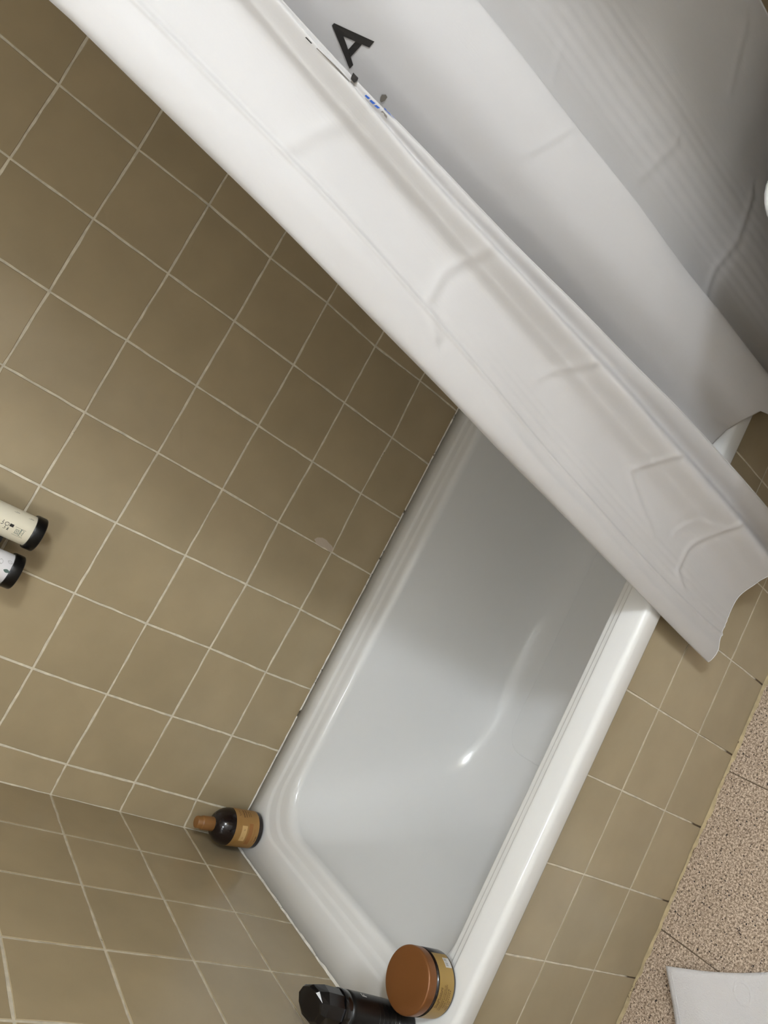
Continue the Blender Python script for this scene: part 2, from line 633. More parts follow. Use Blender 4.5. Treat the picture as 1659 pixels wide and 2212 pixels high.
# tiled front of the tub
pieces = []
xs = [0.0] + [0.224 + n * TP for n in range(-1, 10)]
xs = [x for x in xs if x < X1 - 0.03] + [X1]
zs = [H - 0.016, H - 0.1774, H - 0.1774 - TP, 0.0]
for i in range(len(xs) - 1):
    for k in range(3):
        pieces.append((Vector((xs[i], AP_Y, zs[k + 1])), Vector((xs[i + 1], AP_Y, zs[k + 1])),
                       Vector((xs[i + 1], AP_Y, zs[k])), Vector((xs[i], AP_Y, zs[k]))))
lay(wall_apron, pieces, 'apron_tile', (0, -1, 0), gap=0.0014, wob=0.0005, proud=0.0007)

# floor slabs
pieces = []
fx = [0.0] + [0.326 * n for n in range(1, 6)] + [X1]
fy = [AP_Y - 0.003 - 0.326 * n for n in range(0, 6)] + [YF]
for i in range(len(fx) - 1):
    for j in range(len(fy) - 1):
        pieces.append((Vector((fx[i], fy[j + 1], 0)), Vector((fx[i + 1], fy[j + 1], 0)),
                       Vector((fx[i + 1], fy[j], 0)), Vector((fx[i], fy[j], 0))))
lay(floor, pieces, 'terrazzo', (0, 0, 1), gap=0.0011, proud=0.0, bev=0.0012, wob=0.0006)


def ragged_strip(name, parent, m, path, wa, wb, na, nb, lift, step=0.006, amp=0.35):
    """flattened bead of filler along a path; na / nb are the two surfaces' directions it spreads on"""
    P0, P1 = Vector(path[0]), Vector(path[1])
    L = (P1 - P0).length
    n = int(L / step)
    V, F = [], []
    na, nb = Vector(na), Vector(nb)
    for i in range(n + 1):
        p = P0.lerp(P1, i / n)
        ka = 1 + amp * (noise.noise((i * 0.31, wa * 900, 3.1)) * 1.6 + random.uniform(-.3, .3))
        kb = 1 + amp * (noise.noise((i * 0.27, wb * 700, 9.7)) * 1.6 + random.uniform(-.3, .3))
        V += [p + na * wa * max(ka, 0.1), p + (na * wa * max(ka, .1) + nb * wb * max(kb, .1)) * 0.42 + (na + nb) * lift * 0.0, p + nb * wb * max(kb, 0.1)]
    for i in range(n):
        a = 3 * i
        F += [(a, a + 3, a + 4, a + 1), (a + 1, a + 4, a + 5, a + 2)]
    return mesh_obj(name, V, F, m, parent, smooth=True)


cb = ragged_strip('caulk_bead', wall_back, 'caulk', ((0, -0.0012, H + 0.0005), (X1, -0.0012, H + 0.0005)), 0.0022, 0.0026, (0, 0, 1), (0, -1, 0), 0.001, amp=0.25)
cb2 = ragged_strip('caulk_bead', wall_left, 'caulk', ((0.0012, 0, H + 0.0005), (0.0012, -0.72, H + 0.0005)), 0.0024, 0.0032, (0, 0, 1), (1, 0, 0), 0.001, amp=0.35)
cb3 = ragged_strip('caulk_bead', floor, 'caulk_floor', ((0, AP_Y - 0.0012, 0.0006), (X1, AP_Y - 0.0012, 0.0006)), 0.003, 0.0045, (0, 0, 1), (0, -1, 0), 0.001, amp=0.6)

# smear of filler over one joint on the back wall
out = [(.6865, .187), (.6930, .182), (.6985, .170), (.6990, .158), (.6955, .147), (.6935, .138), (.6900, .1315), (.6820, .130), (.6795, .136), (.6815, .150), (.6805, .165), (.6815, .178)]
V = [(x + random.uniform(-.0006, .0006), -0.0013, H + z) for x, z in out] + [(.689, -0.0017, H + .160)]
F = [(i, (i + 1) % len(out), len(out)) for i in range(len(out))]
mesh_obj('filler_patch', V, F, 'filler', wall_back, smooth=True)


# ------------------------------------------------------------------ bathtub
def rrect(x0, x1, y0, y1, r, z, ne=(40, 18), nc=14):
    """rounded rectangle, fixed point count; y0 is the wall side (larger y), y1 the room side"""
    out = []
    cs = [(x0 + r, y1 + r, math.pi, x1 - r, y1, ne[0]), (x1 - r, y1 + r, 1.5 * math.pi, x1, y0 - r, ne[1]),
          (x1 - r, y0 - r, 0.0, x0 + r, y0, ne[0]), (x0 + r, y0 - r, 0.5 * math.pi, x0, y1 + r, ne[1])]
    for cx, cy, a0, ex, ey, n in cs:
        arc = [(cx + r * math.cos(a0 + math.pi / 2 * i / nc), cy + r * math.sin(a0 + math.pi / 2 * i / nc)) for i in range(nc + 1)]
        out += arc
        sx, sy = arc[-1]
        out += [(sx + (ex - sx) * i / n, sy + (ey - sy) * i / n) for i in range(1, n)]
    return [(x, y, z) for x, y in out]


TX1 = X1 - 0.002
loops = []
# outside of the lip, from the hidden underside up to the rim
LIP = -0.725
for off, z in ((0.014, -0.036), (0.002, -0.040), (0.0, -0.036), (0.0, -0.011)):
    loops.append(rrect(0.001, TX1, -0.0015, LIP + off, 0.004, z))
for a in (20, 45, 70, 90):
    t = math.radians(a)
    loops.append(rrect(0.001, TX1, -0.0015, LIP + 0.011 * (1 - math.cos(t)), 0.004, -0.011 + 0.011 * math.sin(t)))
# stepped ledge, then the roll into the basin: fraction across the ledge from outer to inner, drop
W = dict(x0=(0.066, 0.116), x1=(1.61, 1.565), y0=(-0.048, -0.108), y1=(-0.690, -0.654))


def ledge(f, z, r):
    g = {k: v[0] + (v[1] - v[0]) * f for k, v in W.items()}
    g['y1'] = -0.680 + (-0.652 + 0.680) * f
    loops.append(rrect(g['x0'], g['x1'], g['y0'], g['y1'], r, z))


for f, z in ((-0.10, 0.0), (0.0, 0.0), (0.05, -0.0006), (0.11, -0.0028), (0.16, -0.0034), (0.36, -0.0036), (0.42, -0.0042),
             (0.49, -0.0064), (0.54, -0.0070), (0.72, -0.0073), (0.80, -0.0080), (0.88, -0.0100), (0.95, -0.0140), (1.0, -0.020)):
    ledge(f, z, 0.085 + 0.015 * f)
key = [(0.116, 1.565, -0.108, -0.652, 0.10, -0.020), (0.124, 1.558, -0.113, -0.648, 0.105, -0.060), (0.165, 1.540, -0.128, -0.634, 0.125, -0.160),
       (0.215, 1.520, -0.146, -0.618, 0.140, -0.250), (0.262, 1.500, -0.166, -0.600, 0.150, -0.325), (0.315, 1.475, -0.195, -0.570, 0.150, -0.375),
       (0.385, 1.440, -0.235, -0.530, 0.130, -0.398), (0.50, 1.38, -0.30, -0.465, 0.08, -0.4035), (0.62, 1.3, -0.36, -0.40, 0.018, -0.4045)]
K = np.array(key)
for s in range(len(K) - 1):
    p0, p1, p2, p3 = K[max(s - 1, 0)], K[s], K[s + 1], K[min(s + 2, len(K) - 1)]
    for i in range(1, 7):
        t = i / 6
        q = 0.5 * ((2 * p1) + (-p0 + p2) * t + (2 * p0 - 5 * p1 + 4 * p2 - p3) * t * t + (-p0 + 3 * p1 - 3 * p2 + p3) * t ** 3)
        loops.append(rrect(*q))
NL = len(loops[0])
V = [v for L in loops for v in L]
F = []
for a in range(len(loops) - 1):
    for i in range(NL):
        j = (i + 1) % NL
        F.append((a * NL + i, a * NL + j, (a + 1) * NL + j, (a + 1) * NL + i))
F.append(tuple(range((len(loops) - 1) * NL, len(loops) * NL)))
tub = thing('bathtub', 'white acrylic bathtub built in behind a beige tiled front', 'bathtub', (0, 0, H))
mesh_obj('basin', V, F, 'acrylic', tub, smooth=True)
# faintly raised anti-slip field on the floor of the tub
ps = []
for off, dz in ((0.0, 0.0), (0.002, 0.0010), (0.004, 0.0014)):
    ps.append(rrect(0.47 + off, 1.30 - off, -0.250 - off, -0.515 + off, 0.05, 0, (40, 12), 8))
V, F = [], []
n1 = len(ps[0])
for L, dz in zip(ps, (0.0, 0.0012, 0.0015)):
    for x, y, _ in L:
        V.append((x, y, -0.4015 + dz))
for a in range(2):
    for i in range(n1):
        j = (i + 1) % n1
        F.append((a * n1 + i, a * n1 + j, (a + 1) * n1 + j, (a + 1) * n1 + i))
F.append(tuple(range(2 * n1, 3 * n1)))
mesh_obj('antislip_field', V, F, 'antislip', tub, smooth=True)
# drain at the far end
V, F = lathe([(0, 0.0), (0.030, 0.0), (0.033, 0.002), (0.031, 0.004), (0.022, 0.0035), (0.020, 0.001), (0, 0.001)], 32)
mesh_obj('drain', V, F, 'chrome', tub, smooth=True, loc=(1.36, -0.38, -0.4035))


# ------------------------------------------------------------------ shower curtain
def poly(c, z):
    return np.polyval(c, z)


def curtain_nodes(z):
    zc = np.clip(z, -0.2, 1.05)
    s = np.clip((1.07 - z) / 1.27, 0, 1)
    SL = poly([-0.0256, 0.0264, 0.0908, 0.8135], zc)
    CR = poly([-0.1022, 0.1348, 0.0581, 0.8546], zc)
    VA = poly([-0.0058, 0.0737, 0.9347], zc)
    R1 = poly([0.0573, -0.0747, 0.0393, 1.0007], zc)
    R2 = poly([0.0703, -0.1008, -0.0033, 1.0618], zc)
    R3 = poly([-0.0026, -0.0266, 1.2372], zc)
    E = poly([-0.0362, 1.658], np.clip(z, -0.2, 0.6))
    lo = np.clip((0.28 - z) / 0.2, 0, 1)
    g = np.clip((0.85 - z) / 0.8, 0, 1)
    mid = lambda a, b, t: a + (b - a) * t
    lv = np.clip((0.35 - z) / 0.35, 0, 1)
    r1y = -0.792 + 0.007 * s
    N = [(SL + 0.030, -0.700 - 0.030 * lo), (SL + 0.010, -0.716 - 0.014 * lo), (SL, -0.737 + 0 * z), (mid(SL, CR, 0.45), -0.752 + 0.006 * s), (CR, -0.758 + 0.016 * s),
         (VA, -0.766 + 0.028 * s), (mid(VA, R1, 0.55), -0.780 + 0.019 * s), (R1, r1y),
         (mid(R1, R2, 0.5), r1y + 0.006 + 0.022 * g), (R2, -0.785 + 0.010 * s), (R2 + 0.008, -0.740 + 0 * z), (R2 + 0.040, -0.648 - 0.055 * lv),
         (mid(R2, R3, 0.46), -0.705 - 0.012 * lv), (mid(R2, R3, 0.76), -0.747 + 0 * z), (R3, -0.762 + 0 * z), (R3 + 0.008, -0.742 + 0 * z),
         (R3 + 0.05, -0.733 + 0 * z), (R3 + 0.16, -0.742 + 0 * z), (R3 + 0.28, -0.736 + 0 * z), (E, -0.734 + 0 * z)]
    return N


HEM = [-0.200, -0.200, -0.200, -0.200, -0.200, -0.200, -0.200, -0.200, -0.200, -0.200, -0.02, 0.003, 0.003, -0.02, -0.19, -0.2, -0.2, -0.2, -0.2, -0.2]
TOPZ = 1.50
PER, ROWS = 36, 460
NN = len(HEM)
UU = np.linspace(0, NN - 1, (NN - 1) * PER + 1)


def catmull(P, u):
    i = np.clip(np.floor(u).astype(int), 0, len(P) - 2)
    t = u - i
    n = len(P) - 1
    p0, p1, p2, p3 = P[np.clip(i - 1, 0, n)], P[i], P[i + 1], P[np.clip(i + 2, 0, n)]
    return 0.5 * (2 * p1 + (-p0 + p2) * t + (2 * p0 - 5 * p1 + 4 * p2 - p3) * t ** 2 + (-p0 + 3 * p1 - 3 * p2 + p3) * t ** 3)


CREASES = [  # (x, z) polylines, height, half width, node range
    ([(0.905, 0.612), (0.928, 0.645), (0.965, 0.646), (1.005, 0.628)], 0.0030, 0.010, 2, 9),
    ([(0.955, 0.448), (0.975, 0.437), (1.012, 0.404)], 0.0022, 0.008, 2, 9),
    ([(0.905, 0.10), (0.925, 0.155), (0.951, 0.212), (0.998, 0.183), (1.02, 0.160)], 0.0030, 0.008, 2, 9),
    ([(0.868, -0.03), (0.884, 0.001), (0.924, -0.001), (0.979, -0.026), (1.015, -0.047)], 0.0034, 0.009, 2, 9),
    ([(0.85, -0.085), (0.884, 0.001)], 0.0020, 0.008, 2, 9),
    ([(0.979, -0.026), (0.965, 0.03), (0.93, 0.05)], 0.0020, 0.008, 2, 9),
    ([(0.945, 0.86), (1.0, 0.83)], 0.0025, 0.012, 2, 9),
    ([(1.165, 0.611), (1.222, 0.588)], 0.0016, 0.007, 11.5, 15),
    ([(1.225, 0.22), (1.245, 0.20)], 0.0020, 0.007, 11.5, 15),
    ([(1.30, 0.640), (1.26, 0.628)], 0.0015, 0.008, 15, 20),
    ([(1.285, 0.434), (1.36, 0.414)], 0.0026, 0.010, 15, 20),
    ([(1.249, 0.215), (1.30, 0.222), (1.355, 0.212), (1.43, 0.229)], 0.0034, 0.011, 15, 20),
    ([(1.50, 0.36), (1.60, 0.39)], 0.0018, 0.010, 15, 20),
]


def crease_disp(x, z, u):
    d_tot = np.zeros_like(x)
    for pts, A, w, u0, u1 in CREASES:
        best = np.full_like(x, 9.0)
        sgn = np.zeros_like(x)
        for (ax, az), (bx, bz) in zip(pts, pts[1:]):
            ex, ez = bx - ax, bz - az
            L2 = ex * ex + ez * ez
            t = np.clip(((x - ax) * ex + (z - az) * ez) / L2, 0, 1)
            dx, dz = x - ax - ex * t, z - az - ez * t
            d = np.hypot(dx, dz)
            s = np.sign(ex * dz - ez * dx)
            m = d < best
            best = np.where(m, d, best)
            sgn = np.where(m, s, sgn)
        win = np.clip((u - u0) / 0.3, 0, 1) * np.clip((u1 - u) / 0.3, 0, 1)
        sd = best * sgn
        w = w * 0.62
        d_tot += 0.4 * A * win * (np.exp(-(sd / w) ** 2) - 0.55 * np.exp(-((sd + 1.9 * w) / (1.3 * w)) ** 2))
    return d_tot


def curtain_surface(u, z):
    """u, z arrays of one shape -> x, y"""
    N = curtain_nodes(z)
    X = np.stack([np.broadcast_to(n[0], z.shape) for n in N])
    Y = np.stack([np.broadcast_to(n[1], z.shape) for n in N])
    i = np.clip(np.floor(u).astype(int), 0, NN - 2)
    t = u - i
    out = []
    for P in (X, Y):
        g = lambda k: np.take_along_axis(P, np.clip(k, 0, NN - 1)[None], 0)[0]
        p0, p1, p2, p3 = g(i - 1), g(i), g(i + 1), g(i + 2)
        out.append(0.5 * (2 * p1 + (-p0 + p2) * t + (2 * p0 - 5 * p1 + 4 * p2 - p3) * t ** 2 + (-p0 + 3 * p1 - 3 * p2 + p3) * t ** 3))
    x, y = out
    wob = 0.0016 * np.sin(z * 11 + u * 1.7) * np.sin(u * 0.9 + 1) + 0.0010 * np.sin(z * 23 - u * 2.3 + 2)
    # pressed vertical fold line and the fine ribs beside it
    fl = -0.0016 * np.exp(-((u - 4.0) / 0.05) ** 2) + 0.0013 * np.exp(-((u - 4.13) / 0.06) ** 2)
    rib = 0.00035 * np.sin(2 * np.pi * u / 0.13) * np.clip((u - 3.95) / 0.1, 0, 1) * np.clip((4.65 - u) / 0.2, 0, 1) * np.clip((0.62 - z) / 0.2, 0, 1)
    rib = rib + 0.00022 * np.sin(2 * np.pi * u / 0.14) * np.clip((u - 16.1) / 0.2, 0, 1) * np.clip((17.4 - u) / 0.3, 0, 1)
    y = y + fl + rib
    y = y + wob * np.clip((z - 0.1) / 0.2, 0.25, 1) - crease_disp(x, z, u)
    return x, y


hem_u = np.interp(UU, np.arange(NN), HEM) + 0.0022 * np.sin(UU * 2.1)
T = np.linspace(0, 1, ROWS)
UG, TG = np.meshgrid(UU, T)
ZG = TOPZ + (hem_u[None, :] - TOPZ) * TG
XG, YG = curtain_surface(UG, ZG)
V = np.stack([XG, YG, ZG], -1).reshape(-1, 3)
NC = len(UU)
idx = np.arange(ROWS * NC).reshape(ROWS, NC)
F = np.stack([idx[:-1, :-1], idx[1:, :-1], idx[1:, 1:], idx[:-1, 1:]], -1).reshape(-1, 4)
curtain = thing('shower_curtain', 'white fabric shower curtain bunched in folds at the tub edge', 'curtain', (0, 0, H))
me = bpy.data.meshes.new('cloth')
me.vertices.add(len(V))
me.vertices.foreach_set('co', V.ravel())
me.loops.add(F.size)
me.loops.foreach_set('vertex_index', F.ravel())
me.polygons.add(len(F))
me.polygons.foreach_set('loop_start', np.arange(0, F.size, 4))
me.polygons.foreach_set('loop_total', np.full(len(F), 4))
me.polygons.foreach_set('use_smooth', np.ones(len(F), bool))
# uv in metres of cloth
ds = np.hypot(np.diff(XG[ROWS // 2]), np.diff(YG[ROWS // 2]))
ul = np.concatenate([[0], np.cumsum(ds)])
uvg = np.stack([np.broadcast_to(ul, (ROWS, NC)), ZG], -1).reshape(-1, 2)
uvl = me.uv_layers.new(name='UVMap')
uvl.data.foreach_set('uv', uvg[F.ravel()].ravel())
me.update(calc_edges=True)
me.materials.append(M['curtain'])
cloth = bpy.data.objects.new('cloth', me)
COL.objects.link(cloth)
cloth.parent = curtain
sol = cloth.modifiers.new('thickness', 'SOLIDIFY')
sol.thickness = 0.0006
sol.offset = 0.0


def on_cloth(u, z, lift=0.0012):
    u = np.atleast_1d(np.asarray(u, float))
    z = np.atleast_1d(np.asarray(z, float))
    x, y = curtain_surface(u, z)
    e = 1e-3
    xu, yu = curtain_surface(u + e, z)
    tx, ty = xu - x, yu - y
    L = np.hypot(tx, ty)
    nx, ny = ty / L, -tx / L
    return np.stack([x + nx * lift, y + ny * lift, z], -1)


# rolled hem along the lower edge
path_u = UU[2 * PER:10 * PER]
hv = on_cloth(path_u, np.interp(path_u, UU, hem_u) + 0.0008, 0.0)
hv_V, hv_F = tube(hv, 0.0012, 6)
mesh_obj('bottom_hem', hv_V, hv_F, 'curtain', cloth, smooth=True)
ez = np.linspace(TOPZ, -0.05, 220)
ev = on_cloth(np.full_like(ez, NN - 1.002), ez, 0.0)
eV, eF = tube(ev, 0.0016, 6)
mesh_obj('side_hem', eV, eF, 'curtain', cloth, smooth=True)


ez = np.linspace(0.80, -0.195, 160)
eV, eF = tube(on_cloth(np.full_like(ez, 9.0), ez, 0.0004), 0.0011, 6)
mesh_obj('edge_hem', eV, eF, 'curtain', cloth, smooth=True)


def cloth_print(name, polys, m, lift=0.0012):
    """print on the cloth: polygons in (u, z), finely divided so that they follow the folds"""
    V, F = [], []
    for P in polys:
        k = len(V)
        dens = []
        for (a, b), (c, d) in zip(P, P[1:] + P[:1]):
            for i in range(6):
                dens.append((a + (c - a) * i / 6, b + (d - b) * i / 6))
        pts = on_cloth([p[0] for p in dens], [p[1] for p in dens], lift)
        V += [tuple(p) for p in pts]
        F.append(tuple(range(k, k + len(dens))))
    return mesh_obj(name, V, F, m, cloth)


# ---- letter and fragments of lettering printed on the cloth, (fold parameter, height)
cloth_print('printed_letter', [[(11.94, 0.868), (11.968, 0.868), (12.187, 0.8268), (12.083, 0.8268), (11.94, 0.853)], [(11.94, 0.868), (11.94, 0.853), (11.783, 0.8268), (11.72, 0.8268), (11.928, 0.868)], [(11.868, 0.841), (12.012, 0.841), (12.051, 0.8343), (11.831, 0.8343)]], 'ink')
cloth_print('printed_fragment', [[(11.778, 0.7843), (11.813, 0.7813), (11.803, 0.7783), (11.753, 0.7773), (11.703, 0.7788), (11.708, 0.7808), (11.743, 0.7833)]], 'grey_ink')
cloth_print('printed_fragment', [[(6.95, .9015), (7.03, .9008), (7.05, .8940), (6.98, .8945)]], 'ink')
cloth_print('printed_fragment', [[(7.03, .8890), (7.09, .8885), (7.30, .8620), (7.40, .8490), (7.29, .8490), (7.19, .8620)]], 'grey_ink')
cloth_print('printed_fragment', [[(8.20, .8480), (8.55, .8495), (8.88, .8490), (8.88, .8430), (8.55, .8425), (8.25, .8440)]], 'ink', 0.003)
cloth_print('printed_fragment', [[(8.74, .8065), (8.90, .8070), (8.91, .8040), (8.76, .8035)], [(8.74, .8065), (8.80, .8065), (8.82, .7975), (8.76, .7975)],
                                 [(8.78, .8010), (8.92, .8005), (8.91, .7985), (8.78, .7985)], [(8.80, .7980), (8.90, .7935), (8.89, .7895), (8.78, .7960)]], 'blue_ink')
cloth_print('printed_fragment', [[(8.24, .8290), (8.44, .8285), (8.50, .8235), (8.30, .8245)], [(8.28, .8225), (8.48, .8220), (8.54, .8165), (8.34, .8180)],
                                 [(8.34, .8165), (8.52, .8150), (8.56, .8105), (8.40, .8120)]], 'blue_ink', 0.0024)
cloth_print('printed_fragment', [[(8.40, .8080), (8.56, .8070), (8.54, .8005), (8.40, .7990), (8.42, .8030), (8.48, .8040), (8.48, .8055)]], 'grey_ink', 0.0024)

# rod the curtain hangs from
rod = thing('curtain_rod', 'chrome curtain rod the white shower curtain hangs from', 'rod', (0, 0, H))
V, F = tube([(0.0, -0.735, TOPZ + 0.018), (X1, -0.735, TOPZ + 0.018)], 0.0125, 20)
mesh_obj('bar', V, F, 'chrome', rod, smooth=True)
for x in (0.006, X1 - 0.006):
    V, F = tube([(x - 0.006, -0.735, TOPZ + 0.018), (x + 0.006, -0.735, TOPZ + 0.018)], 0.028, 24)
    mesh_obj('end_flange', V, F, 'chrome', rod, smooth=False)


# ------------------------------------------------------------------ things on the tub rim
def tilt(o, dx, dy, h):
    """lean an upright thing so that its top moves by (dx, dy) over height h"""
    up = Vector((dx, dy, h)).normalized()
    o.rotation_mode = 'QUATERNION'
    o.rotation_quaternion = Vector((0, 0, 1)).rotation_difference(up)


CA = math.atan2(CAM.y + 0.06, CAM.x - 0.05)          # direction of the room from the corner bottle

# dark bottle with tan label in the corner
br = thing('lotion_bottle', 'dark brown bottle with tan label and bronze cap in the tub corner', 'bottle', (0.056, -0.058, H + 0.0002))
tilt(br, -0.014, 0.0, 0.15)
V, F = lathe([(0, 0.0), (0.034, 0.0), (0.0375, 0.003), (0.038, 0.006), (0.038, 0.074), (0.0375, 0.079), (0.0355, 0.087), (0.0315, 0.095),
              (0.026, 0.102), (0.019, 0.1065), (0.013, 0.108), (0.013, 0.112), (0, 0.112)], 72)
b1 = mesh_obj('body', V, F, 'brown_black', br, smooth=True)
V, F = lathe([(0, 0.108), (0.0142, 0.108), (0.0146, 0.109), (0.0140, 0.134), (0.0136, 0.1355), (0.0128, 0.136), (0.0122, 0.137), (0.0122, 0.146), (0.0112, 0.1475), (0, 0.1475)], 40)
sharp(mesh_obj('cap', V, F, 'brown_cap', br, smooth=True), 50)
lab = wrap_patch('label', br, 'tan_label', 0.0383, CA - 1.75, CA + 1.75, 0.013, 0.071, 60)
for f in lab.data.polygons:
    f.use_smooth = True
R = 0.03845
wrap_patch('band', lab, 'tan_dark', R, CA - 0.85, CA + 0.35, 0.0285, 0.0385)
wrap_patch('band', lab, 'tan_mid', R, CA - 0.95, CA + 0.55, 0.0575, 0.0635)
wrap_patch('panel', lab, 'tan_light', R, CA - 0.65, CA + 0.20, 0.0425, 0.0555)
scribble('print', lab, 'brown_ink', R + 0.0001, (CA + 0.98) * R, 0.0605, 0.020, 0.0048, 3.5, 0.0007)
faint_lines(lab, 'brown_ink', R + 0.0001, (CA + 0.95) * R, [(0.0500, 0.022, 0.0030), (0.0440, 0.020, 0.0026), (0.0375, 0.017, 0.0020), (0.0330, 0.015, 0.0016)])
faint_lines(lab, 'tan_dark', R + 0.0001, (CA - 0.30) * R, [(0.0235, 0.028, 0.0026)])
faint_lines(lab, 'brown_ink', R + 0.0001, (CA - 0.45) * R, [(0.0165, 0.012, 0.0028)])
scribble('print', lab, 'brown_ink', R + 0.0002, (CA - 0.02) * R, 0.0490, 0.0035, 0.0028, 1.5, 0.0007)
scribble('print', lab, 'tan_dark', R + 0.0002, (CA - 0.46) * R, 0.0490, 0.0035, 0.0028, 1.5, 0.0007)

# wide jar on the front corner of the rim
JC = (0.136, -0.658)
JA = math.atan2(CAM.y - JC[1], CAM.x - JC[0])
jar = thing('cream_jar', 'round jar with copper lid and gold label on the front tub corner', 'jar', (JC[0], JC[1], H + 0.0002))
V, F = lathe([(0, 0.0), (0.0425, 0.0), (0.0455, 0.002), (0.0462, 0.005), (0.0462, 0.040), (0.0450, 0.0415), (0.0435, 0.042), (0.0435, 0.046), (0, 0.046)], 96)
mesh_obj('body', V, F, 'brown_black', jar, smooth=True)
V, F = lathe([(0, 0.0455), (0.0452, 0.0455), (0.0463, 0.0462), (0.0464, 0.0590), (0.0460, 0.0610), (0.0450, 0.0622), (0.0435, 0.0626), (0.030, 0.0627), (0, 0.0628)], 96)
sharp(mesh_obj('lid', V, F, 'lid', jar, smooth=True), 50)
jl = wrap_patch('label', jar, 'gold_label', 0.0464, JA - 2.2, JA + 1.02, 0.0060, 0.0395, 80)
for f in jl.data.polygons:
    f.use_smooth = True
R = 0.04655
wrap_text('print', 'SheaMoisture', jl, 'brown_ink', R, JA - 0.42, 0.0335, 0.0100, 0.35, fit=0.030)
wrap_text('print', 'MANUKA HONEY & MAFURA OIL', jl, 'brown_ink', R, JA - 0.40, 0.0265, 0.0034, fit=0.036)
wrap_text('print', 'INTENSIVE HYDRATION', jl, 'brown_ink', R, JA - 0.40, 0.0225, 0.0052, fit=0.037)
wrap_text('print', 'HAIR MASQUE', jl, 'brown_ink', R, JA - 0.40, 0.0175, 0.0052, fit=0.027)
faint_lines(jl, 'brown_ink', R, (JA - 0.40) * R, [(0.0135, 0.026, 0.0014)])
wrap_text('print', '355 ml', jl, 'brown_ink', R, JA - 0.62, 0.0095, 0.0056)
bc = wrap_patch('barcode', jl, 'white_print', R, JA + 0.50, JA + 0.84, 0.007, 0.021, 10)
for i in range(9):
    a = JA + 0.53 + i * 0.033
    wrap_patch('bar', jl, 'ink', R + 0.0001, a, a + random.choice((0.006, 0.012)), 0.0135, 0.0195, 2)

# tall black bottle behind the jar
bb = thing('styling_bottle', 'tall black bottle with faceted cap behind the copper lidded jar', 'bottle', (0.050, -0.639, H + 0.0004))
tilt(bb, 0.018, 0.010, 0.2)
V, F = lathe([(0, 0.0), (0.028, 0.0), (0.0305, 0.002), (0.031, 0.006), (0.0305, 0.06), (0.0295, 0.10), (0.0285, 0.128), (0.0278, 0.136), (0, 0.136)], 64)
bbody = mesh_obj('body', V, F, 'black_plastic', bb, smooth=True)
prof = [(0.0272, 0.1362), (0.0280, 0.1372), (0.0280, 0.148), (0.0272, 0.150)]
V, F = lathe([(0, 0.1362)] + prof + [(0, 0.150)], 64)
sharp(mesh_obj('collar', V, F, 'black_gloss', bb, smooth=True), 50)
# faceted cap: octagonal, with a slanted top
V, F = [], []
NB = 10
cap_levels = [(0.0262, 0.150, 0.0), (0.0266, 0.153, 0.0), (0.0262, 0.182, 0.0), (0.0225, 0.196, 0.010), (0.0185, 0.199, 0.014)]
for r, z, sl in cap_levels:
    for k in range(NB):
        a = 2 * math.pi * (k + 0.5) / NB
        V.append((r * math.cos(a), r * math.sin(a), z + sl * math.sin(a + 0.6) * 0.8))
for L in range(len(cap_levels) - 1):
    for k in range(NB):
        k2 = (k + 1) % NB
        F.append((L * NB + k, L * NB + k2, (L + 1) * NB + k2, (L + 1) * NB + k))
F.append(tuple(range(NB - 1, -1, -1)))
F.append(tuple(range((len(cap_levels) - 1) * NB, len(cap_levels) * NB)))
mesh_obj('cap', V, F, 'black_gloss', bb)
BA = math.atan2(CAM.y + 0.632, CAM.x - 0.05)
for k in range(6):
    z = 0.038 + k * 0.0085
    V, F = [], []
    rr = 0.0306 - 0.0012 * k / 6
    n = 40
    for i in range(n + 1):
        a = BA - 1.0 + 1.7 * i / n
        for q in range(4):
            t = math.pi * q / 3
            rad = rr + 0.0007 * math.sin(t)
            V.append((rad * math.cos(a), rad * math.sin(a), z - 0.0009 * math.cos(t)))
    for i in range(n):
        for q in range(3):
            F.append((4 * i + q, 4 * i + 4 + q, 4 * i + 5 + q, 4 * i + 1 + q))
    mesh_obj('grip_ring', V, F, 'black_gloss', bb, smooth=True)
wrap_line('print', bbody, 'white_print', 0.0296, [(BA * 0.0296 + 0.0270, 0.113), (BA * 0.0296 + 0.0270, 0.103)], 0.0022)
wrap_line('print', bbody, 'white_print', 0.0296, [(BA * 0.0296 + 0.0270, 0.112), (BA * 0.0296 + 0.0335, 0.112)], 0.0018)
wrap_line('print', bbody, 'white_print', 0.0296, [(BA * 0.0296 + 0.0270, 0.1075), (BA * 0.0296 + 0.0315, 0.1075)], 0.0016)
scribble('print', bbody, 'white_print', 0.0304, BA * 0.0304 + 0.0285, 0.062, 0.012, 0.0035, 3, 0.0006)

# ------------------------------------------------------------------ dispensers hung on the back wall
HB_Z = 0.715
hold = thing('wall_holder', 'black wall bracket carrying the two upright dispenser bottles', 'holder', (0.412, 0.0, H + HB_Z))
V, F = box(-0.070, 0.070, -0.010, -0.0016, 0.090, 0.125)
mesh_obj('back_plate', V, F, 'black_plastic', hold)
V, F = box(-0.0095, 0.0095, -0.066, -0.0095, 0.049, 0.113)
mesh_obj('arm', V, F, 'black_plastic', hold)
for dx in (-0.037, 0.037):
    V, F = [], []
    n = 40
    for i in range(n):
        a = 2 * math.pi * i / n
        for r, z in ((0.0278, 0.100), (0.0302, 0.100), (0.0302, 0.110), (0.0278, 0.110)):
            V.append((dx + r * math.cos(a), -0.060 + r * math.sin(a), z))
    for i in range(n):
        j = (i + 1) % n
        for q in range(4):
            q2 = (q + 1) % 4
            F.append((4 * i + q, 4 * j + q, 4 * j + q2, 4 * i + q2))
    sharp(mesh_obj('ring', V, F, 'black_plastic', hold, smooth=True), 40)

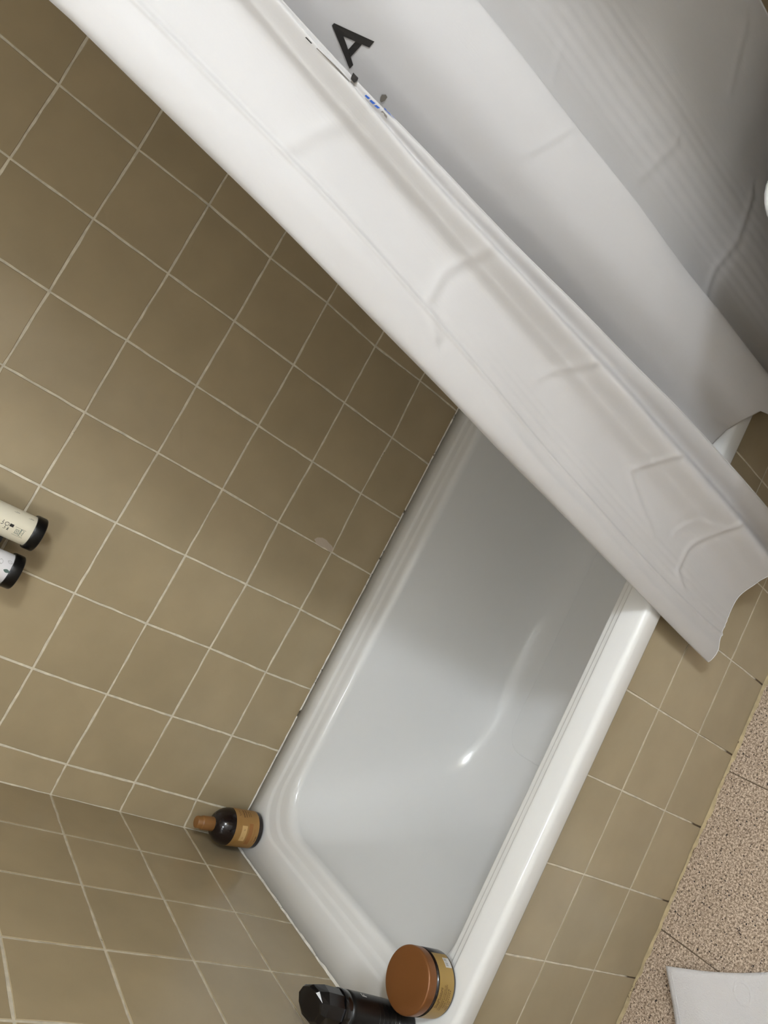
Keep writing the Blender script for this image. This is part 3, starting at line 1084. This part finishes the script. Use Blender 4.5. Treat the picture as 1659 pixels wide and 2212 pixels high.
HGROUP = 'dispenser bottles in the wall bracket'


def hanging(x, m, label, name='dispenser_bottle'):
    t = thing(name, label, 'bottle', (x, -0.060, H + HB_Z), HGROUP)
    V, F = lathe([(0, 0.001), (0.0265, 0.001), (0.0270, 0.003), (0.0270, 0.150), (0.0255, 0.165), (0.018, 0.176), (0.012, 0.180), (0, 0.180)], 64)
    body = mesh_obj('body', V, F, m, t, smooth=True)
    V, F = lathe([(0, -0.001), (0.0290, -0.001), (0.0302, 0.0), (0.0308, 0.002), (0.0308, 0.0155), (0.0300, 0.0172), (0.0272, 0.0172), (0.0272, 0.004), (0, 0.004)], 64)
    sharp(mesh_obj('base_cap', V, F, 'black_plastic', t, smooth=True), 50)
    V, F = lathe([(0, 0.180), (0.011, 0.180), (0.0115, 0.181), (0.0115, 0.200), (0.0105, 0.202), (0.004, 0.202), (0.004, 0.220), (0, 0.220)], 32)
    sharp(mesh_obj('pump', V, F, 'black_plastic', t, smooth=True), 50)
    return t, body


t1, body1 = hanging(0.449, 'cream_bottle', 'cream dispenser bottle with black base cap, further from the room corner')
t2, body2 = hanging(0.375, 'white_bottle', 'white dispenser bottle with leaf print and black base cap, nearer the corner')
a1 = math.atan2(CAM.y + 0.06, CAM.x - 0.449)
r = 0.02715
s0 = a1 * r


def rect_line(cx, cz, w, h):
    return [(cx - w, cz - h), (cx + w, cz - h), (cx + w, cz + h), (cx - w, cz + h), (cx - w, cz - h)]


cx = s0 - 0.010
wrap_line('print_frame', body1, 'ink', r, rect_line(cx, 0.036, 0.0072, 0.0085), 0.0005)
wrap_line('print_line', body1, 'ink', r, [(cx - 0.007, 0.0315), (cx, 0.0315), (cx + 0.007, 0.0315)], 0.0004)
wrap_line('print_emblem', body1, 'leaf_ink', r, [(cx + 0.0042 * math.sin(t * 2), 0.0395 + 0.0033 * math.cos(t * 3)) for t in np.linspace(0, 2 * math.pi, 40)], 0.0005)
faint_lines(body1, 'leaf_ink', r, cx, [(0.0342, 0.0105, 0.0026), (0.0296, 0.0095, 0.0014)])
wrap_line('print_block', body1, 'ink', r, [(s0 - 0.004 + 0.003 * math.cos(t), 0.0590 + 0.0032 * math.sin(t)) for t in np.linspace(0, 2 * math.pi, 20)], 0.0008)
scribble('print', body1, 'ink', r, s0 - 0.0045, 0.0665, 0.008, 0.004, 2, 0.0008)
scribble('print', body1, 'ink', r, s0 - 0.0110, 0.0600, 0.006, 0.004, 2, 0.0007)
faint_lines(body1, 'ink', r, s0 - 0.0115, [(0.0545, 0.005, 0.0030)])
wrap_patch('print_block', body1, 'ink', r, (s0 - 0.0060) / r, (s0 - 0.0010) / r, 0.0480, 0.0545, 4)
scribble('print', body1, 'grey_ink', r, s0 + 0.0215, 0.0270, 0.003, 0.010, 1.5, 0.0005)
scribble('print', body1, 'grey_ink', r, s0 + 0.0225, 0.0520, 0.003, 0.010, 1.5, 0.0005)

a2 = math.atan2(CAM.y + 0.06, CAM.x - 0.375)
s2 = a2 * r


def leaf(cx, cz, L, wd, ang, m, fill=False):
    ca, sa = math.cos(ang), math.sin(ang)
    P = []
    for t in np.linspace(0, 1, 12):
        P.append((L * (t - 0.5), wd * math.sin(math.pi * t) ** 0.8))
    for t in np.linspace(1, 0, 12):
        P.append((L * (t - 0.5), -wd * math.sin(math.pi * t) ** 0.8))
    P = [(cx + p[0] * ca - p[1] * sa, cz + p[0] * sa + p[1] * ca) for p in P]
    if fill:
        V = [(r * math.cos(p[0] / r), r * math.sin(p[0] / r), p[1]) for p in P[:-1]]
        mesh_obj('leaf_print', V, [tuple(range(len(V)))], m, body2)
    else:
        wrap_line('leaf_print', body2, m, r, P, 0.0004)
        wrap_line('leaf_print', body2, m, r, [(cx - L * 0.4 * ca, cz - L * 0.4 * sa), (cx + L * 0.4 * ca, cz + L * 0.4 * sa)], 0.0003)


leaf(s2 + 0.0085, 0.0360, 0.0095, 0.0030, 0.3, 'grey_ink')
leaf(s2 + 0.0125, 0.0220, 0.0085, 0.0026, 1.3, 'grey_ink')
leaf(s2 - 0.0080, 0.0360, 0.0100, 0.0032, 0.2, 'grey_ink')
leaf(s2 - 0.0185, 0.0300, 0.0090, 0.0032, 0.1, 'grey_ink')
leaf(s2 - 0.0035, 0.0215, 0.0110, 0.0030, 1.5, 'leaf_ink', True)
scribble('print', body2, 'ink', r, s2 + 0.004, 0.0460, 0.022, 0.0050, 6, 0.0006)

# ------------------------------------------------------------------ bath mat on the floor
ma = thing('bath_mat', 'white cotton bath mat lying on the speckled floor', 'mat', (0.283, -0.757, 0.0))
ma.rotation_euler = (0, 0, math.atan2(-0.148, 0.098))
LX, LY = 0.70, 0.50
nx, ny = 120, 90


def mat_z(x, y):
    lift = 0.016 * math.exp(-((x / 0.09) ** 2 + (y / 0.16) ** 2)) + 0.010 * math.exp(-((y - 0.0) / 0.05) ** 2) * (0.6 + 0.4 * math.sin(x * 22 + 0.5))
    ed = 0.003 * math.exp(-(min(x, LX - x, abs(y), abs(-LY - y)) / 0.006) ** 2)
    return 0.0065 + lift - ed * 0.5 + 0.0022 * noise.noise((x * 22, y * 22, 0.3)) + 0.004 * max(0, noise.noise((x * 9, y * 9, 5.3)))


V, F = [], []
for i in range(nx + 1):
    for j in range(ny + 1):
        x, y = LX * i / nx, -LY * j / ny
        ex = 0.006 * math.sin(x * 16) * math.exp(-abs(y) / 0.05)
        V.append((x, y - ex, mat_z(x, y)))
n0 = len(V)
for i in range(nx + 1):
    for j in range(ny + 1):
        x, y, z = V[i * (ny + 1) + j]
        V.append((x, y, max(z - 0.0045, 0.0008)))
for i in range(nx):
    for j in range(ny):
        a, b, c, d = i * (ny + 1) + j, (i + 1) * (ny + 1) + j, (i + 1) * (ny + 1) + j + 1, i * (ny + 1) + j + 1
        F.append((a, d, c, b))
        F.append((a + n0, b + n0, c + n0, d + n0))
edge = [i * (ny + 1) for i in range(nx + 1)] + [nx * (ny + 1) + j for j in range(1, ny + 1)] + [i * (ny + 1) + ny for i in range(nx - 1, -1, -1)] + [j for j in range(ny - 1, 0, -1)]
for a, b in zip(edge, edge[1:] + edge[:1]):
    F.append((a, b, b + n0, a + n0))
mesh_obj('cloth', V, F, 'mat_cotton', ma, smooth=True)
hp = [(0.010, -LY * t, mat_z(0.010, -LY * t) + 0.0003) for t in np.linspace(0.02, 0.98, 60)]
V, F = tube(hp, 0.0008, 6)
mesh_obj('hem_seam', V, F, 'mat_cotton', ma, smooth=True)
V, F = [], []
for i in range(28):
    a = 2 * math.pi * i / 28
    x, y = 0.125 + 0.013 * math.cos(a), -0.035 + 0.017 * math.sin(a)
    for k, rr in enumerate((0.8, 1.0, 1.2)):
        xx, yy = 0.125 + rr * (x - 0.125), -0.035 + rr * (y + 0.035)
        V.append((xx, yy, mat_z(xx, yy) + (0.0016 if k == 1 else 0.0)))
for i in range(28):
    j = (i + 1) % 28
    F += [(3 * i, 3 * j, 3 * j + 1, 3 * i + 1), (3 * i + 1, 3 * j + 1, 3 * j + 2, 3 * i + 2)]
mesh_obj('raised_emblem', V, F, 'mat_cotton', ma, smooth=True)

# ------------------------------------------------------------------ washbasin (only its rounded corner reaches the picture)
wb = thing('washbasin', 'white ceramic basin whose rounded edge shows before the curtain panel', 'basin', (0, 0, H + 0.40))
BX0, BX1, BY0, BY1 = 1.186, X1 - 0.002, -0.8965, -1.45
bl = []
for off, z, rr in ((0.10, -0.15, 0.06), (0.06, -0.14, 0.07), (0.02, -0.09, 0.08), (0.004, -0.03, 0.09), (0.0, -0.012, 0.09), (0.002, -0.004, 0.09), (0.008, 0.0, 0.085),
                   (0.03, -0.001, 0.075), (0.045, -0.004, 0.07), (0.055, -0.02, 0.07), (0.075, -0.08, 0.06), (0.12, -0.115, 0.05), (0.2, -0.125, 0.02)):
    bl.append(rrect(BX0 + off, BX1 - (off if z < -0.1 or off > 0.04 else 0.0), BY0 - off, BY1 + off, rr if off < 0.19 else 0.03, z, (16, 16), 10))
n1 = len(bl[0])
V = [v for L in bl for v in L]
F = [tuple(range(n1 - 1, -1, -1))]
for a in range(len(bl) - 1):
    for i in range(n1):
        j = (i + 1) % n1
        F.append((a * n1 + i, a * n1 + j, (a + 1) * n1 + j, (a + 1) * n1 + i))
F.append(tuple(range((len(bl) - 1) * n1, len(bl) * n1)))
mesh_obj('bowl', V, F, 'ceramic', wb, smooth=True)

V, F = box(1.105, X1 - 0.003, BY1 + 0.02, -0.958, -0.87, -0.152)  # unseen cabinet added to keep light off the lower curtain and apron
mesh_obj('added_shade_cabinet', V, F, 'paint', wb)
# unseen cupboard added above the basin to shade the right curtain panel
cu = thing('added_shade_cupboard', 'unseen white cupboard added above the ceramic basin to shade the curtain', 'cupboard', (0, 0, H))
V, F = box(1.40, X1 - 0.002, -1.45, -0.95, 0.78, 1.50)
mesh_obj('body', V, F, 'paint', cu)
for y0, y1 in ((-1.448, -1.202), (-1.198, -0.952)):
    V, F = box(1.382, 1.399, y0, y1, 0.782, 1.498)
    dr = mesh_obj('door', V, F, 'paint', cu)
    V, F = tube([(1.372, (y0 + y1) / 2, 0.80), (1.372, (y0 + y1) / 2, 0.88)], 0.005, 10)
    mesh_obj('handle', V, F, 'chrome', dr, smooth=True)

# ------------------------------------------------------------------ ceiling lamp
lm = thing('ceiling_lamp', 'round opal glass ceiling lamp over the bathroom floor', 'lamp', (LAMP_POS[0], LAMP_POS[1], ZC))
V, F = lathe([(0, -0.002), (0.15, -0.002), (0.155, -0.006), (0.155, -0.024), (0.150, -0.028), (0, -0.028)][::-1], 48)
mesh_obj('base_ring', V, F, 'paint', lm, smooth=True)
m, nt, b = new_mat('opal_glass_lit')
b.inputs['Base Color'].default_value = (0.8, 0.8, 0.8, 1)
b.inputs['Emission Color'].default_value = (1.0, 0.955, 0.90, 1)
b.inputs['Emission Strength'].default_value = 4.0
M['opal'] = m
m.cycles.emission_sampling = 'NONE'
V, F = lathe([(0, -0.085), (0.05, -0.082), (0.09, -0.072), (0.12, -0.054), (0.132, -0.036), (0.134, -0.0285), (0, -0.0285)], 40)
shade = mesh_obj('shade', V, F, 'opal', lm, smooth=True)
ld = bpy.data.lights.new('lamp_light', 'POINT')
ld.energy = LAMP_POWER
ld.color = LAMP_COLOR
ld.shadow_soft_size = 0.10
lo = bpy.data.objects.new('lamp_light', ld)
COL.objects.link(lo)
lo.parent = lm
lo.location = (0, 0, -0.20)

# ------------------------------------------------------------------ unseen fill lamp added on the left wall to lift the shaded tiles
ml = thing('added_fill_lamp', 'unseen globe lamp added as fill on the tiled left wall', 'lamp', (0.0, -1.18, H + 1.35))
V, F = tube([(0.001, 0, 0), (0.02, 0, 0)], 0.05, 24)
mesh_obj('wall_plate', V, F, 'chrome', ml)
V, F = tube([(0.02, 0, 0), (0.06, 0, 0)], 0.012, 12)
mesh_obj('stem', V, F, 'chrome', ml, smooth=True)
V, F = lathe([(0, -0.07)] + [(0.07 * math.sin(math.radians(a)), -0.07 * math.cos(math.radians(a))) for a in range(15, 180, 15)] + [(0, 0.07)], 32)
mesh_obj('globe', V, F, 'opal', ml, smooth=True, loc=(0.11, 0, 0))
ld2 = bpy.data.lights.new('added_fill_light', 'POINT')
ld2.energy = FILL_LAMP_POWER
ld2.color = LAMP_COLOR
ld2.shadow_soft_size = 0.12
lo2 = bpy.data.objects.new('added_fill_light', ld2)
COL.objects.link(lo2)
lo2.parent = ml
lo2.location = (0.20, 0, -0.06)
